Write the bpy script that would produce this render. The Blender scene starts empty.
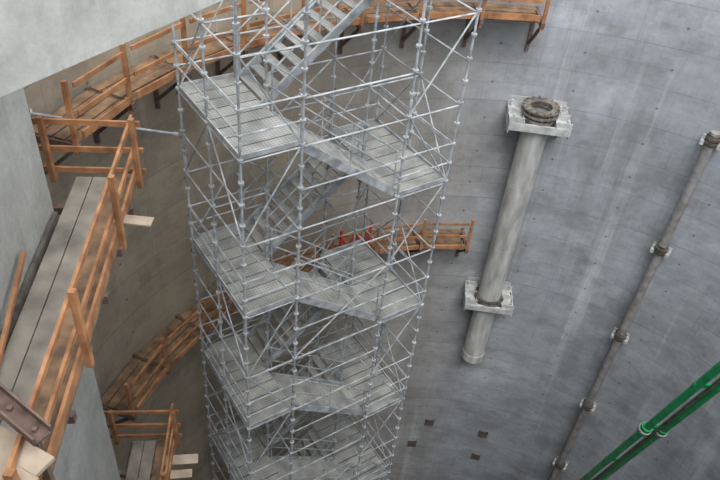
import bpy, math, random
from mathutils import Vector, Matrix
random.seed(7)
H=32.0            # camera height above shaft floor
CX,CY,R=4.5,8.5,11.0
RIM=H-1.5

# ------------------------------------------------------------ helpers
class MB:
    def __init__(s): s.v=[]; s.f=[]; s.m=[]
    def add(s,vs,fs,mi=0):
        o=len(s.v); s.v+= [tuple(x) for x in vs]
        for f in fs: s.f.append(tuple(i+o for i in f)); s.m.append(mi)
    def tube(s,p,q,r,n=8,mi=0,r2=None,cap=True):
        p=Vector(p);q=Vector(q);d=(q-p).normalized()
        up=Vector((0,0,1)) if abs(d.z)<.9 else Vector((1,0,0))
        x=d.cross(up).normalized(); y=d.cross(x)
        r2=r if r2 is None else r2
        vs=[p+(x*math.cos(2*math.pi*i/n)+y*math.sin(2*math.pi*i/n))*r for i in range(n)]
        vs+=[q+(x*math.cos(2*math.pi*i/n)+y*math.sin(2*math.pi*i/n))*r2 for i in range(n)]
        fs=[(i,i+n,(i+1)%n+n,(i+1)%n) for i in range(n)]
        if cap: fs+=[tuple(range(n)),tuple(range(2*n-1,n-1,-1))]
        s.add(vs,fs,mi)
    def beam(s,p,q,w,h,mi=0,up=(0,0,1)):
        p=Vector(p);q=Vector(q);d=(q-p).normalized();up=Vector(up)
        if abs(d.dot(up))>.98: up=Vector((1,0,0)) if abs(d.x)<.9 else Vector((0,1,0))
        x=d.cross(up).normalized(); y=x.cross(d).normalized()
        vs=[]
        for c in (p,q):
            for a,b in((-1,-1),(1,-1),(1,1),(-1,1)): vs.append(c+x*a*w/2+y*b*h/2)
        s.add(vs,[(0,1,2,3),(7,6,5,4),(0,4,5,1),(1,5,6,2),(2,6,7,3),(3,7,4,0)],mi)
    def obox(s,c,ax,ay,az,mi=0):  # center + half vectors
        c=Vector(c);vs=[]
        for k in(-1,1):
            for a,b in((-1,-1),(1,-1),(1,1),(-1,1)): vs.append(c+Vector(ax)*a+Vector(ay)*b+Vector(az)*k)
        s.add(vs,[(3,2,1,0),(4,5,6,7),(0,1,5,4),(1,2,6,5),(2,3,7,6),(3,0,4,7)],mi)
    def ring(s,c,ri,ro,z0,z1,n=32,mi=0):
        c=Vector(c);vs=[]
        for r,z in((ri,z0),(ro,z0),(ro,z1),(ri,z1)):
            for i in range(n):
                t=2*math.pi*i/n; vs.append((c.x+r*math.cos(t),c.y+r*math.sin(t),z))
        fs=[]
        for k in range(4):
            k2=(k+1)%4
            for i in range(n):
                j=(i+1)%n; fs.append((k*n+i,k*n+j,k2*n+j,k2*n+i))
        s.add(vs,fs,mi)
    def prism(s,poly,z0,z1,mi=0):
        n=len(poly)
        vs=[(x,y,z0) for x,y in poly]+[(x,y,z1) for x,y in poly]
        fs=[(i,(i+1)%n,(i+1)%n+n,i+n) for i in range(n)]+[tuple(range(n-1,-1,-1)),tuple(range(n,2*n))]
        s.add(vs,fs,mi)
    def obj(s,name,mats,parent=None,smooth=False,origin=(0,0,0)):
        me=bpy.data.meshes.new(name)
        o0=Vector(origin)
        me.from_pydata([tuple(Vector(v)-o0) for v in s.v],[],s.f)
        for m in mats: me.materials.append(m)
        for p,mi in zip(me.polygons,s.m): p.material_index=mi; p.use_smooth=smooth
        import bmesh
        bm=bmesh.new(); bm.from_mesh(me); bmesh.ops.recalc_face_normals(bm,faces=bm.faces); bm.to_mesh(me); bm.free()
        o=bpy.data.objects.new(name,me); o.location=o0
        bpy.context.collection.objects.link(o)
        if smooth:
            try: me.set_sharp_from_angle(angle=math.radians(40))
            except Exception: pass
        if parent: o.parent=parent
        return o
def empty(name):
    e=bpy.data.objects.new(name,None); e.empty_display_size=.3
    bpy.context.collection.objects.link(e); return e

# ------------------------------------------------------------ materials
def srgb(r,g,b):
    f=lambda c:(c/255/12.92 if c/255<=.04045 else ((c/255+.055)/1.055)**2.4)
    return (f(r),f(g),f(b),1)
class NT:
    def __init__(s,name):
        s.mat=bpy.data.materials.new(name); s.mat.use_nodes=True
        s.t=s.mat.node_tree; s.b=s.t.nodes['Principled BSDF']
    def n(s,typ,**k):
        x=s.t.nodes.new(typ)
        for a,b in k.items():
            if a in x.inputs.keys(): x.inputs[a].default_value=b
            else: setattr(x,a,b)
        return x
    def l(s,a,b): s.t.links.new(a,b)
    def math(s,op,a,b=None):
        x=s.n('ShaderNodeMath',operation=op)
        for i,v in enumerate((a,b)):
            if v is None: continue
            if isinstance(v,(int,float)): x.inputs[i].default_value=v
            else: s.l(v,x.inputs[i])
        return x.outputs[0]
    def ramp(s,src,stops):
        x=s.n('ShaderNodeValToRGB'); e=x.color_ramp.elements
        while len(e)<len(stops): e.new(.5)
        for k,(p,c) in zip(e,stops): k.position=p; k.color=c
        s.l(src,x.inputs[0]); return x.outputs[0]
    def mix(s,fac,a,b,mode='MIX'):
        x=s.n('ShaderNodeMix',data_type='RGBA',blend_type=mode)
        for i,v in ((0,fac),(6,a),(7,b)):
            if isinstance(v,(int,float,tuple)): x.inputs[i].default_value=v
            else: s.l(v,x.inputs[i])
        return x.outputs[2]

def g(v): return (v,v,v,1)
def shaft_concrete():
    m=NT('shaft_concrete'); tc=m.n('ShaderNodeTexCoord'); sp=m.n('ShaderNodeSeparateXYZ'); m.l(tc.outputs['Object'],sp.inputs[0])
    ang=m.math('ARCTAN2',sp.outputs[1],sp.outputs[0]); u=m.math('MULTIPLY',ang,R); z=sp.outputs[2]
    cb=m.n('ShaderNodeCombineXYZ'); m.l(u,cb.inputs[0]); m.l(z,cb.inputs[1]); uv=cb.outputs[0]
    def noise(sx,sy,sc,det=6,rough=.6,off=0):
        mp=m.n('ShaderNodeMapping'); mp.inputs['Scale'].default_value=(sx,sy,1); mp.inputs['Location'].default_value=(off,off*.7,off); m.l(uv,mp.inputs[0])
        x=m.n('ShaderNodeTexNoise'); x.inputs['Scale'].default_value=sc; x.inputs['Detail'].default_value=det; x.inputs['Roughness'].default_value=rough
        m.l(mp.outputs[0],x.inputs['Vector']); return x.outputs['Fac']
    col=m.ramp(noise(1,1.6,.35,8,.72),[(.3,srgb(128,131,135)),(.7,srgb(174,179,186))])
    # warm staining on the west side of the shaft
    da=m.n('ShaderNodeMapRange'); da.inputs[1].default_value=R*1.5; da.inputs[2].default_value=R*2.25
    m.l(u,da.inputs[0])
    col=m.mix(m.math('MULTIPLY',da.outputs[0],.95),col,m.mix(noise(1,1,.6,7,.65,3),srgb(140,120,96),srgb(190,178,158)))
    # form panels
    def brick(bw,rh,ms,c1,c2,mo,off=.5):
        br=m.n('ShaderNodeTexBrick'); br.inputs['Scale'].default_value=1; br.inputs['Brick Width'].default_value=bw; br.inputs['Row Height'].default_value=rh
        br.inputs['Mortar Size'].default_value=ms; br.inputs['Mortar Smooth'].default_value=.4; br.offset=off
        br.inputs['Color1'].default_value=g(c1); br.inputs['Color2'].default_value=g(c2); br.inputs['Mortar'].default_value=g(mo)
        m.l(uv,br.inputs['Vector']); return br.outputs['Color']
    pm=m.ramp(noise(1,1,.35,4,.6,9),[(.35,g(.3)),(.6,g(1))])
    col=m.mix(pm,col,brick(1.2,.61,.02,.82,1.0,.80),'MULTIPLY')
    col=m.mix(.8,col,brick(2.44,1.22,.02,.9,1.0,.82,0),'MULTIPLY')
    col=m.mix(.7,col,brick(400,3.66,.03,.92,1.0,.88,0),'MULTIPLY')
    # dark seep streaks / white efflorescence
    dk=m.ramp(noise(.8,.09,.8,7,.65),[(.52,g(0)),(.68,g(1))])
    col=m.mix(m.math('MULTIPLY',dk,.34),col,srgb(98,95,90))
    wh=m.ramp(noise(1.1,.05,.6,6,.65,5),[(.57,g(0)),(.68,g(1))])
    col=m.mix(m.math('MULTIPLY',wh,.42),col,srgb(206,208,210))
    pat=m.ramp(noise(1,1.3,.7,8,.7,12),[(.49,g(0)),(.6,g(1))])
    col=m.mix(m.math('MULTIPLY',pat,.33),col,srgb(102,100,97))
    fine=m.ramp(noise(1,1,3.5,9,.8),[(.35,g(.83)),(.65,g(1.0))])
    col=m.mix(1.0,col,fine,'MULTIPLY')
    # form-tie plug holes on a regular grid
    fx=m.math('SUBTRACT',m.math('MODULO',m.math('ADD',u,100),2.44),1.22)
    fz=m.math('SUBTRACT',m.math('MODULO',z,1.22),.61)
    dd=m.math('SQRT',m.math('ADD',m.math('MULTIPLY',fx,fx),m.math('MULTIPLY',fz,fz)))
    hole=m.math('LESS_THAN',dd,.04)
    col=m.mix(m.math('MULTIPLY',hole,.65),col,srgb(70,68,66))
    m.l(col,m.b.inputs['Base Color']); m.b.inputs['Roughness'].default_value=.85
    bp=m.n('ShaderNodeBump'); bp.inputs['Strength'].default_value=.3; bp.inputs['Distance'].default_value=.03
    m.l(noise(1,1,5,8,.7),bp.inputs['Height']); m.l(bp.outputs[0],m.b.inputs['Normal'])
    return m.mat
def concrete(name,c1,c2,streak=.4):
    m=NT(name); tc=m.n('ShaderNodeTexCoord')
    def noise(v,sc,det=6,rough=.6):
        mp=m.n('ShaderNodeMapping'); mp.inputs['Scale'].default_value=v; m.l(tc.outputs['Object'],mp.inputs[0])
        x=m.n('ShaderNodeTexNoise'); x.inputs['Scale'].default_value=sc; x.inputs['Detail'].default_value=det; x.inputs['Roughness'].default_value=rough
        m.l(mp.outputs[0],x.inputs['Vector']); return x.outputs['Fac']
    col=m.ramp(noise((1,1,1),.8,9,.7),[(.3,c1),(.7,c2)])
    dk=m.ramp(noise((2.5,2.5,.25),1,7,.7),[(.5,g(0)),(.75,g(1))])
    col=m.mix(m.math('MULTIPLY',dk,streak),col,srgb(110,108,104))
    sp=m.ramp(noise((1,1,1),5,4,.6),[(.64,g(0)),(.72,g(1))])
    col=m.mix(m.math('MULTIPLY',sp,.35),col,srgb(95,92,88))
    f=m.ramp(noise((1,1,1),9,8,.8),[(.3,g(.78)),(.7,g(1))])
    col=m.mix(1.0,col,f,'MULTIPLY')
    m.l(col,m.b.inputs['Base Color']); m.b.inputs['Roughness'].default_value=.85
    bp=m.n('ShaderNodeBump'); bp.inputs['Strength'].default_value=.3; bp.inputs['Distance'].default_value=.02
    m.l(noise((1,1,1),12,8,.7),bp.inputs['Height']); m.l(bp.outputs[0],m.b.inputs['Normal'])
    return m.mat
def simple(name,c1,c2,rough=.6,metal=0,scale=3,stretch=(1,1,1),perf=False):
    m=NT(name); tc=m.n('ShaderNodeTexCoord'); mp=m.n('ShaderNodeMapping'); mp.inputs['Scale'].default_value=stretch
    m.l(tc.outputs['Object'],mp.inputs[0])
    x=m.n('ShaderNodeTexNoise'); x.inputs['Scale'].default_value=scale; x.inputs['Detail'].default_value=6; m.l(mp.outputs[0],x.inputs['Vector'])
    col=m.ramp(x.outputs['Fac'],[(.32,c1),(.68,c2)])
    if perf:   # punched holes in plan, aligned with the tower
        m2=m.n('ShaderNodeMapping'); m2.inputs['Rotation'].default_value=(0,0,-math.atan2(.595,.804)); m.l(tc.outputs['Object'],m2.inputs[0])
        sp=m.n('ShaderNodeSeparateXYZ'); m.l(m2.outputs[0],sp.inputs[0])
        fx=m.math('PINGPONG',sp.outputs[0],.035); fy=m.math('PINGPONG',sp.outputs[1],.035)
        h=m.math('MULTIPLY',m.math('GREATER_THAN',fx,.018),m.math('GREATER_THAN',fy,.018))
        col=m.mix(m.math('MULTIPLY',h,.4),col,srgb(60,60,60))
    m.l(col,m.b.inputs['Base Color']); m.b.inputs['Roughness'].default_value=rough; m.b.inputs['Metallic'].default_value=metal
    return m.mat
M_shaft=shaft_concrete()
M_conc=concrete('smooth_concrete',srgb(142,141,135),srgb(180,179,173),.35)
M_concD=concrete('ground_concrete',srgb(120,118,112),srgb(145,143,138))
M_galv=simple('galvanised_steel',srgb(124,127,130),srgb(180,183,185),.5,.3,4)
M_deck=simple('steel_deck',srgb(110,111,108),srgb(156,155,150),.65,.1,2,perf=True)
M_wood=simple('timber_rail',srgb(116,76,48),srgb(172,122,82),.75,0,3)
M_woodD=simple('weathered_plank',srgb(80,62,48),srgb(140,110,82),.85,0,3)
M_woodL=simple('pale_plywood',srgb(140,124,106),srgb(176,160,142),.8,0,2)
M_way=simple('dusty_walkway_board',srgb(100,94,86),srgb(142,134,122),.85,0,2)
M_pipe=simple('primed_steel_pipe',srgb(138,138,135),srgb(184,184,181),.6,.1,2,(2,2,.5))
M_flange=simple('oxidised_flange_steel',srgb(84,78,72),srgb(142,134,126),.55,.4,6)
M_dark=simple('dark_steel',srgb(60,55,51),srgb(108,100,92),.6,.3,5)
M_rust=simple('rusty_steel',srgb(78,60,52),srgb(112,92,82),.8,.1,6)
M_plate=simple('grey_steel_plate',srgb(150,150,148),srgb(192,193,192),.5,.2,4)
M_grp=simple('dull_pipe',srgb(110,108,106),srgb(148,145,142),.6,.2,4)
M_green=simple('green_paint',srgb(8,100,56),srgb(16,138,78),.35,0,3)
M_red=simple('red_paint',srgb(160,44,34),srgb(190,62,46),.6,0,3)
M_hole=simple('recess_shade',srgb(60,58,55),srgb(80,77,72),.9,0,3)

def pol(ang,r,z): a=math.radians(ang); return Vector((CX+r*math.cos(a),CY+r*math.sin(a),z))

# ------------------------------------------------------------ shell
mb=MB(); n=160
mb.ring((CX,CY,0),R,R+.7,-.5,RIM,n=n)
mb.obj('wall_shaft',[M_shaft],smooth=True,origin=(CX,CY,0))
mb=MB(); mb.prism([(CX+(R+.6)*math.cos(2*math.pi*i/64),CY+(R+.6)*math.sin(2*math.pi*i/64)) for i in range(64)],-.5,0)
mb.obj('floor',[M_concD])
mb=MB(); mb.ring((CX,CY,0),R+.7,R+16,RIM-.6,RIM,n=96); mb.obj('ground_slab',[M_concD])
mb=MB(); mb.prism([(-5.04,8.8),(-7.1,8.5),(-7.1,0.3),(-3.83,0.3)],0,H-1.5)
mb.obj('wall_buttress',[M_conc])
# header beam over the shaft
d=Vector((.454,.891,0)); nrm=Vector((.891,-.454,0)); p0=Vector((-3.05,4.95,0))
a=p0-d*3.2; b=p0+d*17.0
c=(a+b)/2-nrm*.3
mb=MB(); mb.obox((c.x,c.y,H-2.22),(b-a)/2,nrm*.3,(0,0,.78)); mb.obj('header_beam',[M_conc])

# ------------------------------------------------------------ scaffold stair tower
A=Vector((.804,.595,0)); B=Vector((-.595,.804,0)); P=Vector((-2.26,10.30,0))
AS=[0,1.25,3.7,5.05]; BS=[0,1.45,2.9]
def S(a,b,z): return P+A*a+B*b+Vector((0,0,z))
TOP=H-3.25
tower=empty('scaffold_stair_tower')
mp=MB(); mr=MB()
for a in AS:
    for b in BS:
        mp.tube(S(a,b,.1),S(a,b,TOP),.026)
        mp.beam(S(a,b,0),S(a,b,.02),.2,.2)
        mp.tube(S(a,b,0),S(a,b,.3),.02)
        z=.5
        while z<TOP:
            mr.tube(S(a,b,z-.02),S(a,b,z+.025),.062,8)
            if abs(z%2-1)<.01: mr.tube(S(a,b,z+.2),S(a,b,z+.36),.035,8)
            z+=.5
mp.obj('standards',[M_galv],tower,True); mr.obj('rosettes',[M_galv],tower)
ml=MB(); md=MB(); mk=MB(); mt=MB(); ms=MB()
rl=.019
def L(p,q,r=rl): ml.tube(p,q,r,6)
left=[H-7+4*k for k in range(-6,2)]   # left landings
left=[z for z in left if 0<z<TOP]
right=[z-2 for z in [H-7+4*k for k in range(-6,2)] if 0<z-2<TOP]
zz=sorted(left+right)
for z in zz:
    for b in (0,1.45,2.9):
        for i in range(3):
            if b==1.45 and i==1: continue
            L(S(AS[i],b,z-.06),S(AS[i+1],b,z-.06))
    for a in AS:
        L(S(a,0,z-.06),S(a,2.9,z-.06))
def landing(a0,a1,z,endA):
    if z>H-5.5 and endA>0:   # top deck is planked in timber
        for i in range(5):
            b0=1.3+i*.32
            md.obox(S((a0+a1)/2+random.uniform(-.1,.1),b0+.16,z),A*((a1-a0)/2+.15),B*.14,(0,0,.025))
    else:
      nb=8; w=2.9/nb
      for i in range(nb):
        b0=i*w+.018; b1=(i+1)*w-.018
        mk.obox(S((a0+a1)/2,(b0+b1)/2,z),A*((a1-a0)/2-.01),B*((b1-b0)/2),(0,0,.025))
      for b in (0.0,2.9):
        mt.beam(S(a0,b,z+.05),S(a1,b,z+.05),.03,.1)
      mt.beam(S(endA,0,z+.05),S(endA,2.9,z+.05),.03,.1)
    for dz in (.5,1.0):
        for b in (0,2.9): L(S(a0,b,z+dz),S(a1,b,z+dz))
        L(S(endA,0,z+dz),S(endA,2.9,z+dz))
for z in left: landing(0,1.25,z,0)
for z in right: landing(3.7,5.05,z,5.05)
def flight(aT,zT,aB,zB,b0,b1):
    N=10
    for b in (b0+.06,b1-.06):
        ms.beam(S(aT,b,zT-.08),S(aB,b,zB+.02),.05,.18)
        for dz in (.55,1.05):
            ml.tube(S(aT,b,zT+dz),S(aB,b,zB+dz),rl,6)
        for k in (0,.5,1):
            t=.02+.96*k
            a=aT+(aB-aT)*t; z=zT+(zB-zT)*t
            ml.tube(S(a,b,z-.05),S(a,b,z+1.05),rl,6)
    for i in range(N):
        t=(i+.5)/N
        a=aT+(aB-aT)*t; z=zT+(zB-zT)*t-.03
        mk.obox(S(a,(b0+b1)/2,z),A*.11,B*((b1-b0)/2-.1),(0,0,.018))
for z in left:
    if z-2>0: flight(1.25,z,3.7,z-2,0.08,1.37)
    if z+2<TOP: flight(3.7,z+2,1.25,z,1.53,2.82)
for z in zz:
    for b in (0,2.9):
        L(S(1.25,b,z+.94),S(3.7,b,z+.94))
        if b==2.9: L(S(1.25,b,z+.44),S(3.7,b,z+.44))
    L(S(0,0,z+.94),S(0,2.9,z+.94)); L(S(5.05,0,z+.94),S(5.05,2.9,z+.94))
for i,z in enumerate(zz[:-1]):
    z2=zz[i+1]
    if i%2: L(S(0,0,z),S(1.25,0,z2)); L(S(3.7,0,z2),S(5.05,0,z)); L(S(0,2.9,z2),S(1.25,2.9,z)); L(S(3.7,2.9,z),S(5.05,2.9,z2))
    else: L(S(0,0,z2),S(1.25,0,z)); L(S(3.7,0,z),S(5.05,0,z2)); L(S(0,2.9,z),S(1.25,2.9,z2))
    for a in (0,5.05):
        (L(S(a,0,z),S(a,1.45,z2)),L(S(a,1.45,z2),S(a,2.9,z))) if i%2 else L(S(a,1.45,z2),S(a,2.9,z))
    L(S(1.25,2.9,z),S(3.7,2.9,z2)) if i%2 else L(S(1.25,2.9,z2),S(3.7,2.9,z))
    if i%4==1: L(S(1.25,0,z),S(3.7,0,z2))
ml.obj('ledgers_and_braces',[M_galv],tower,True)
mk.obj('decks_and_treads',[M_deck],tower); mt.obj('toe_boards',[M_galv],tower); ms.obj('stair_stringers',[M_galv],tower)
md.obj('timber_top_deck',[M_wood],tower)
# wall tie
def tie(p,q):
    m=MB(); p=Vector(p); q=Vector(q); d=(p-q).normalized()
    p=p-d*.08
    m.tube(p,q,.028,8); m.tube(q+d*.02,q+d*.06,.09,10); m.tube(p-d*.09,p-d*.0,.05,8)
    m.obj('scaffold_tie_tube',[M_galv])
tie(S(0,2.9,H-8.1)+Vector((-.04,0,0)),pol(168,R-.04,H-6.8))

# ------------------------------------------------------------ curved catwalks on the shaft wall
def catwalk(z,a0,a1,ri=9.85,ro=10.9):
    e=empty('curved_catwalk')
    deck=MB(); rail=MB(); br=MB()
    nseg=max(2,int(abs(a1-a0)/9)); st=(a1-a0)/nseg
    for i in range(nseg):
        s=a0+i*st; t=s+st
        for k in range(4):
            r=ri+.13+k*(ro-ri)/4
            j=random.uniform(-.012,.012)
            ext=random.uniform(0,1.2) if i==nseg-1 else 0.6
            p=pol(s,r,z+j+(k%2)*.003); q=pol(t+ext,r,z+j)
            deck.beam(p,q,.225,.045)
        for zz_,hh in ((.1,.16),(.55,.09),(1.08,.09)):
            rail.beam(pol(s-.7,ri-.02,z+zz_),pol(t+.7,ri-.02,z+zz_+random.uniform(-.02,.02)),.04,hh)
    for i in range(nseg+1):
        s=a0+i*st
        rail.beam(pol(s,ri+.06,z-.25),pol(s,ri+.06,z+1.2),.09,.09)
        br.beam(pol(s,ri-.02,z-.1),pol(s,R-.01,z-.1),.1,.14)
        br.beam(pol(s,ri+.1,z-.15),pol(s,R-.03,z-1.1),.07,.07)
        br.beam(pol(s,R-.04,z-1.3),pol(s,R-.04,z+.0),.08,.1)
    deck.obj('deck_planks',[M_woodD],e); rail.obj('timber_guardrail',[M_wood],e); br.obj('wall_brackets',[M_rust],e)
catwalk(H-7.05,169,91.5)
catwalk(H-15.05,169,95)

# ------------------------------------------------------------ straight walkways along buttress
u=Vector((-.1415,.9899,0)); v=Vector((.9899,.1415,0)); O=Vector((-4.64,6.0,0))
def W(s,t,z): return O+u*s+v*t+Vector((0,0,z))
def walkway(z,s0,s1,posts,near=False):
    e=empty('timber_walkway')
    deck=MB(); rail=MB(); st=MB()
    for k in range(2):
        deck.beam(W(s0,.24+.29*k,z),W(s1,.24+.29*k,z),.27,.05,0)
    for k in range(2):
        deck.beam(W(s0,.8+.25*k,z-.01),W(s1,.8+.25*k,z-.01),.2,.05,1)
    deck.beam(W(s0,.05,z+.06),W(min(s1,2.75),.05,z+.06),.07,.14,2)
    for zz_,hh in ((.12,.18),(.55,.09),(1.08,.1)):
        rail.beam(W(s0,1.12,z+zz_),W(s1+.3,1.12,z+zz_),.045,hh)
    for s in posts:
        rail.beam(W(s,1.19,z-.15),W(s,1.19,z+1.25),.09,.09)
    rail.beam(W(s1+.02,0.0-.3,z-.1),W(s1+.02,-.3,z+1.2),.09,.09)
    for zz_ in (.12,.55,1.08):
        rail.beam(W(s1+.08,-.6,z+zz_),W(s1+.08,1.3,z+zz_),.045,.1)
    s=s0+.4
    while s<s1:
        st.beam(W(s,.02 if s<2.8 else -.6,z-.1),W(s,1.2,z-.1),.1,.14)
        if s<2.8:
            st.beam(W(s,.05,z-1.1),W(s,1.0,z-.15),.07,.07)
        s+=1.05
    st.beam(W(2.4,.07,z-.22),W(s1+.1,.07,z-.22),.1,.12); 
    deck.obj('deck_planks',[M_way,M_woodD,M_dark],e); rail.obj('timber_guardrail',[M_wood],e); st.obj('support_brackets',[M_rust],e)
    if near:
        mb=MB(); mb.beam(W(2.7,1.0,z+.05),W(2.62,1.6,z+.05),.22,.03); mb.obj('loose_plank',[M_woodL],e)
        mb=MB(); mb.beam(W(-.8,.16,z+.08),W(1.2,.1,z+.6),.05,.08); mb.obj('leaning_timber',[M_wood],e)
        mb=MB()
        p=Vector((-4.1,4.63,H-6.25)); q=Vector((-2.98,3.98,H-6.35)); dd=(q-p).normalized(); sd=dd.cross(Vector((0,0,1)))
        mb.beam(p,q,.2,.03); mb.beam(p+sd*.1+Vector((0,0,.05)),q+sd*.1+Vector((0,0,.05)),.025,.12); mb.beam(p-sd*.1+Vector((0,0,.05)),q-sd*.1+Vector((0,0,.05)),.025,.12)
        for t in (.25,.6,.9): mb.tube(p.lerp(q,t)+Vector((0,0,.0)),p.lerp(q,t)+Vector((0,0,.06)),.03,8)
        for t in (.1,.85): mb.beam(p.lerp(q,t)+Vector((0,0,-1.2)),p.lerp(q,t),.07,.07)
        mb.obj('steel_channel',[M_rust],e)
        mb=MB(); mb.beam(Vector((-4.0,4.22,H-6.5)),Vector((-2.9,3.75,H-6.5)),.25,.05); mb.beam(Vector((-3.95,3.94,H-6.5)),Vector((-2.95,3.52,H-6.5)),.22,.05)
        mb.obj('cross_boards',[M_woodL],e)
    else:
        mb=MB(); mb.beam(W(3.3,.9,z+.05),W(3.35,1.75,z+.05),.26,.03); mb.beam(W(2.9,.9,z+.05),W(2.95,1.65,z+.05),.22,.03); mb.obj('loose_plywood',[M_woodL],e)
walkway(H-7.45,-3.6,3.9,[-2.7,-.23,2.2,3.86],True)
walkway(H-15.45,1.6,3.9,[2.2,3.86])

# ------------------------------------------------------------ large vertical pipe
def pipe_assembly():
    e=empty('large_wall_pipe'); ang=87.6
    rad=Vector((math.cos(math.radians(ang)),math.sin(math.radians(ang)),0)); inn=-rad; tan=Vector((-rad.y,rad.x,0))
    rc=R-.62; c=pol(ang,rc,0); r=.41
    zt=H-9.95; zb=H-20.95
    m=MB(); m.ring(c,r-.03,r,zb,zt,40); m.ring(c,r,r+.02,zb,zb+.35,40)
    for zz_ in (H-12.6,H-15.2): m.ring(c,r-.01,r+.008,zz_,zz_+.03,40)
    m.obj('pipe_shaft',[M_pipe],e,True)
    m=MB(); m.ring(c,r-.08,r+.15,zt-.02,zt+.04,40); m.ring(c,r-.06,r+.03,zt+.04,zt+.14,40); m.ring(c,r-.08,r+.15,zt+.14,zt+.19,40); m.ring(c,r,r+.1,zt-.2,zt-.1,40)
    for i in range(16):
        t=2*math.pi*i/16; q=c+Vector((math.cos(t),math.sin(t),0))*(r+.1); m.tube(q+Vector((0,0,zt-.08)),q+Vector((0,0,zt+.25)),.025,6)
    m.obj('top_flange',[M_flange],e,True)
    k=MB()
    for z,s in ((zt-.22,1.0),(H-17.7,.95)):
        Z=Vector((0,0,z))
        k.obox(c+rad*(.6)+Z+Vector((0,0,-.2)),tan*.85*s,rad*.015,(0,0,.55))
        for sg in(-1,1):
            k.obox(c+tan*sg*.66*s+Z,tan*.2*s,rad*.58,(0,0,.03))
            for o in (-.52,.0,.5):
                k.obox(c+tan*sg*.7*s+rad*o+Z+Vector((0,0,.1)),tan*.22*s,rad*.015,(0,0,.12))
            k.obox(c+tan*sg*.9*s+Z+Vector((0,0,-.1)),tan*.015,rad*.58,(0,0,.2))
            k.obox(c+tan*sg*.48*s+Z+Vector((0,0,-.02)),tan*.015,rad*.58,(0,0,.14))
            k.beam(c+tan*sg*.8*s+inn*.5+Z,c+tan*sg*.8*s+rad*.58+Z+Vector((0,0,-.9)),.06,.08)
            for o in (-.5,.5):
                k.tube(c+tan*sg*.8*s+rad*o*.9+Z,c+tan*sg*.8*s+rad*o*.9+Z+Vector((0,0,.28)),.045,8)
                k.obox(c+tan*sg*.8*s+rad*o*.9+Z+Vector((0,0,.05)),tan*.1,rad*.1,(0,0,.02))
        k.obox(c+inn*.53+Z,tan*.46,rad*.05,(0,0,.03)); k.obox(c+inn*.58+Z+Vector((0,0,-.08)),tan*.9*s,rad*.012,(0,0,.11))
    k.obj('support_frames',[M_plate],e)
    m=MB(); z=H-17.7
    m.ring(c,r,r+.09,z-.06,z+.16,32); m.ring(c,r,r+.14,z+.02,z+.07,32)
    for i in range(12):
        t=2*math.pi*i/12; q=c+Vector((math.cos(t),math.sin(t),0))*(r+.1); m.tube(q+Vector((0,0,z-.02)),q+Vector((0,0,z+.2)),.03,6)
    m.obj('friction_collar',[M_dark],e)
pipe_assembly()

# ------------------------------------------------------------ small riser with couplings
e=empty('wall_riser_pipe'); ang=61.0
rad=Vector((math.cos(math.radians(ang)),math.sin(math.radians(ang)),0)); tan=Vector((-rad.y,rad.x,0))
c=pol(ang,R-.35,0)
m=MB(); m.tube(c+Vector((0,0,.4)),c+Vector((0,0,H-9.45)),.14,20); m.obj('pipe_shaft',[M_grp],e,True)
m=MB(); k=MB()
for z in (H-9.7,H-13.8,H-17.9,H-21.95,H-26.1,H-30.0):
    m.ring(c,.14,.21,z-.1,z-.02,20); m.ring(c,.14,.21,z+.03,z+.11,20); m.ring(c,.13,.17,z-.16,z+.18,20)
    k.obox(c+rad*.16+Vector((0,0,z-.2)),tan*.3,rad*.17,(0,0,.03))
    k.obox(c+rad*.33+Vector((0,0,z-.2)),tan*.3,rad*.012,(0,0,.16))
    for sg in(-1,1):
        k.obox(c+tan*sg*.23+Vector((0,0,z-.12)),tan*.05,rad*.12,(0,0,.07))
        k.tube(c+tan*sg*.22+Vector((0,0,z-.2)),c+tan*sg*.22+Vector((0,0,z+.1)),.03,6)
m.obj('couplings',[M_dark],e,True); k.obj('clamps',[M_plate],e)

# ------------------------------------------------------------ green boom with twin lines
e=empty('green_pump_boom')
p=Vector((8.35,10.8,H-11.35)); q=Vector((8.5,13.7,H-20.7)); dd=(q-p).normalized()
top=p-dd*9.0; bot=p+dd*((p.z)/-dd.z-.05)
side=dd.cross(Vector((1,0,0))).normalized()
sx=Vector((1,0,0)); 
m=MB()
off1=sx*.0; off2=sx*.44
for o,r in ((off1,.1),(off2,.13)):
    m.tube(top+o,bot+o,r,14)
m.obj('boom_tubes',[M_green],e,True)
m=MB(); m.tube(top+sx*.19+side*.12,bot+sx*.19+side*.12,.04,8); m.obj('dark_hose',[M_dark],e,True)
m=MB()
L0=(bot-top).length
t=1.0
while t<L0-1:
    m.beam(top+dd*t-sx*.12,top+dd*t+sx*.56,.08,.1); t+=3.1
m.obj('cross_ties',[M_green],e)
m=MB(); k=MB(); mid=p+dd*4.6
for o in (off1,off2): m.tube(mid+o-dd*.2,mid+o+dd*.2,.165,14); k.tube(mid+o-dd*.04,mid+o+dd*.04,.18,14)
m.obj('joint_couplings',[M_green],e,True); k.obj('joint_bands',[M_plate],e,True)

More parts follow.
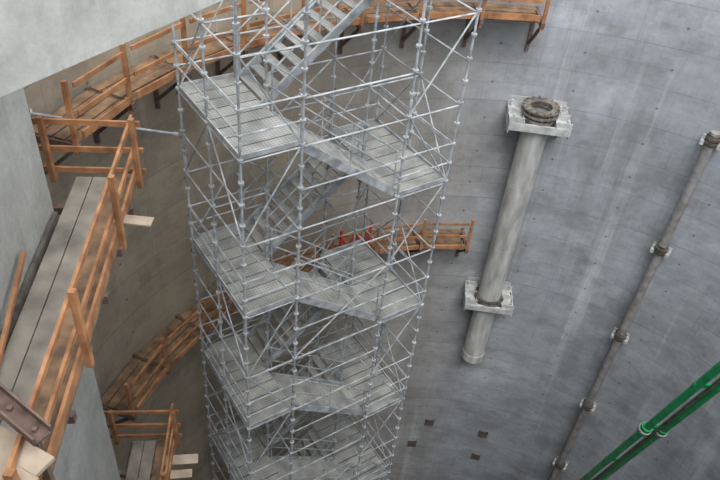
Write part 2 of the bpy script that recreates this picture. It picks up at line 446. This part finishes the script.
# ------------------------------------------------------------ wall box-outs
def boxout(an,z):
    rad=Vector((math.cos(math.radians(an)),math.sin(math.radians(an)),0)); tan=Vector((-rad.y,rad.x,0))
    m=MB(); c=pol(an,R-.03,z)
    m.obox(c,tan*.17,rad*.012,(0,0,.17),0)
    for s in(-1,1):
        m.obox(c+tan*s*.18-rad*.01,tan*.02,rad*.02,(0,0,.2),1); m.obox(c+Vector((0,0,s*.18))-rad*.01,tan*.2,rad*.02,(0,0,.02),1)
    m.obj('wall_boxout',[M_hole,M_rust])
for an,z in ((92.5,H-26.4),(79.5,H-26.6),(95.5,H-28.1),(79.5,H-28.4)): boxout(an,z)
# red folding gate at the tower / catwalk junction
e=empty('red_safety_gate'); m=MB()
g0=pol(122,9.6,H-15.0); g1=pol(116,9.6,H-15.0)
for i in range(2):
    a=g0.lerp(g1,i/2); b=g0.lerp(g1,(i+1)/2)
    m.tube(a+Vector((0,0,.1)),b+Vector((0,0,1.3)),.045,6); m.tube(a+Vector((0,0,1.3)),b+Vector((0,0,.1)),.045,6)
for i in (0,2): a=g0.lerp(g1,i/2); m.tube(a,a+Vector((0,0,1.5)),.05,6)
m.obj('lattice',[M_red],e)

# ------------------------------------------------------------ light
w=bpy.data.worlds.new('overcast'); bpy.context.scene.world=w; w.use_nodes=True
bg=w.node_tree.nodes['Background']; bg.inputs[0].default_value=(.90,.95,1,1); bg.inputs[1].default_value=3.1
s=bpy.data.lights.new('soft_sun','SUN'); s.energy=3.1; s.angle=math.radians(35); s.color=(1,.975,.94)
so=bpy.data.objects.new('soft_sun',s); bpy.context.collection.objects.link(so)
so.rotation_euler=Vector((-.05,.6,-1)).to_track_quat('-Z','Y').to_euler()
bpy.context.scene.view_settings.view_transform='Standard'

# ------------------------------------------------------------ camera
th=math.atan2(700,845); F=Vector((0,math.cos(th),-math.sin(th))); D0=Vector((0,-math.sin(th),-math.cos(th))); X=Vector((1,0,0))
right_=X*.9943-D0*.1065; up_=-(X*.1065+D0*.9943)
cam=bpy.data.cameras.new('camera'); co=bpy.data.objects.new('camera',cam); bpy.context.collection.objects.link(co)
mw=Matrix((right_,up_,-F)).transposed().to_4x4(); mw.translation=Vector((0,0,H)); co.matrix_world=mw
cam.lens=35; cam.sensor_width=36; cam.clip_end=200; cam.clip_start=.05
bpy.context.scene.camera=co
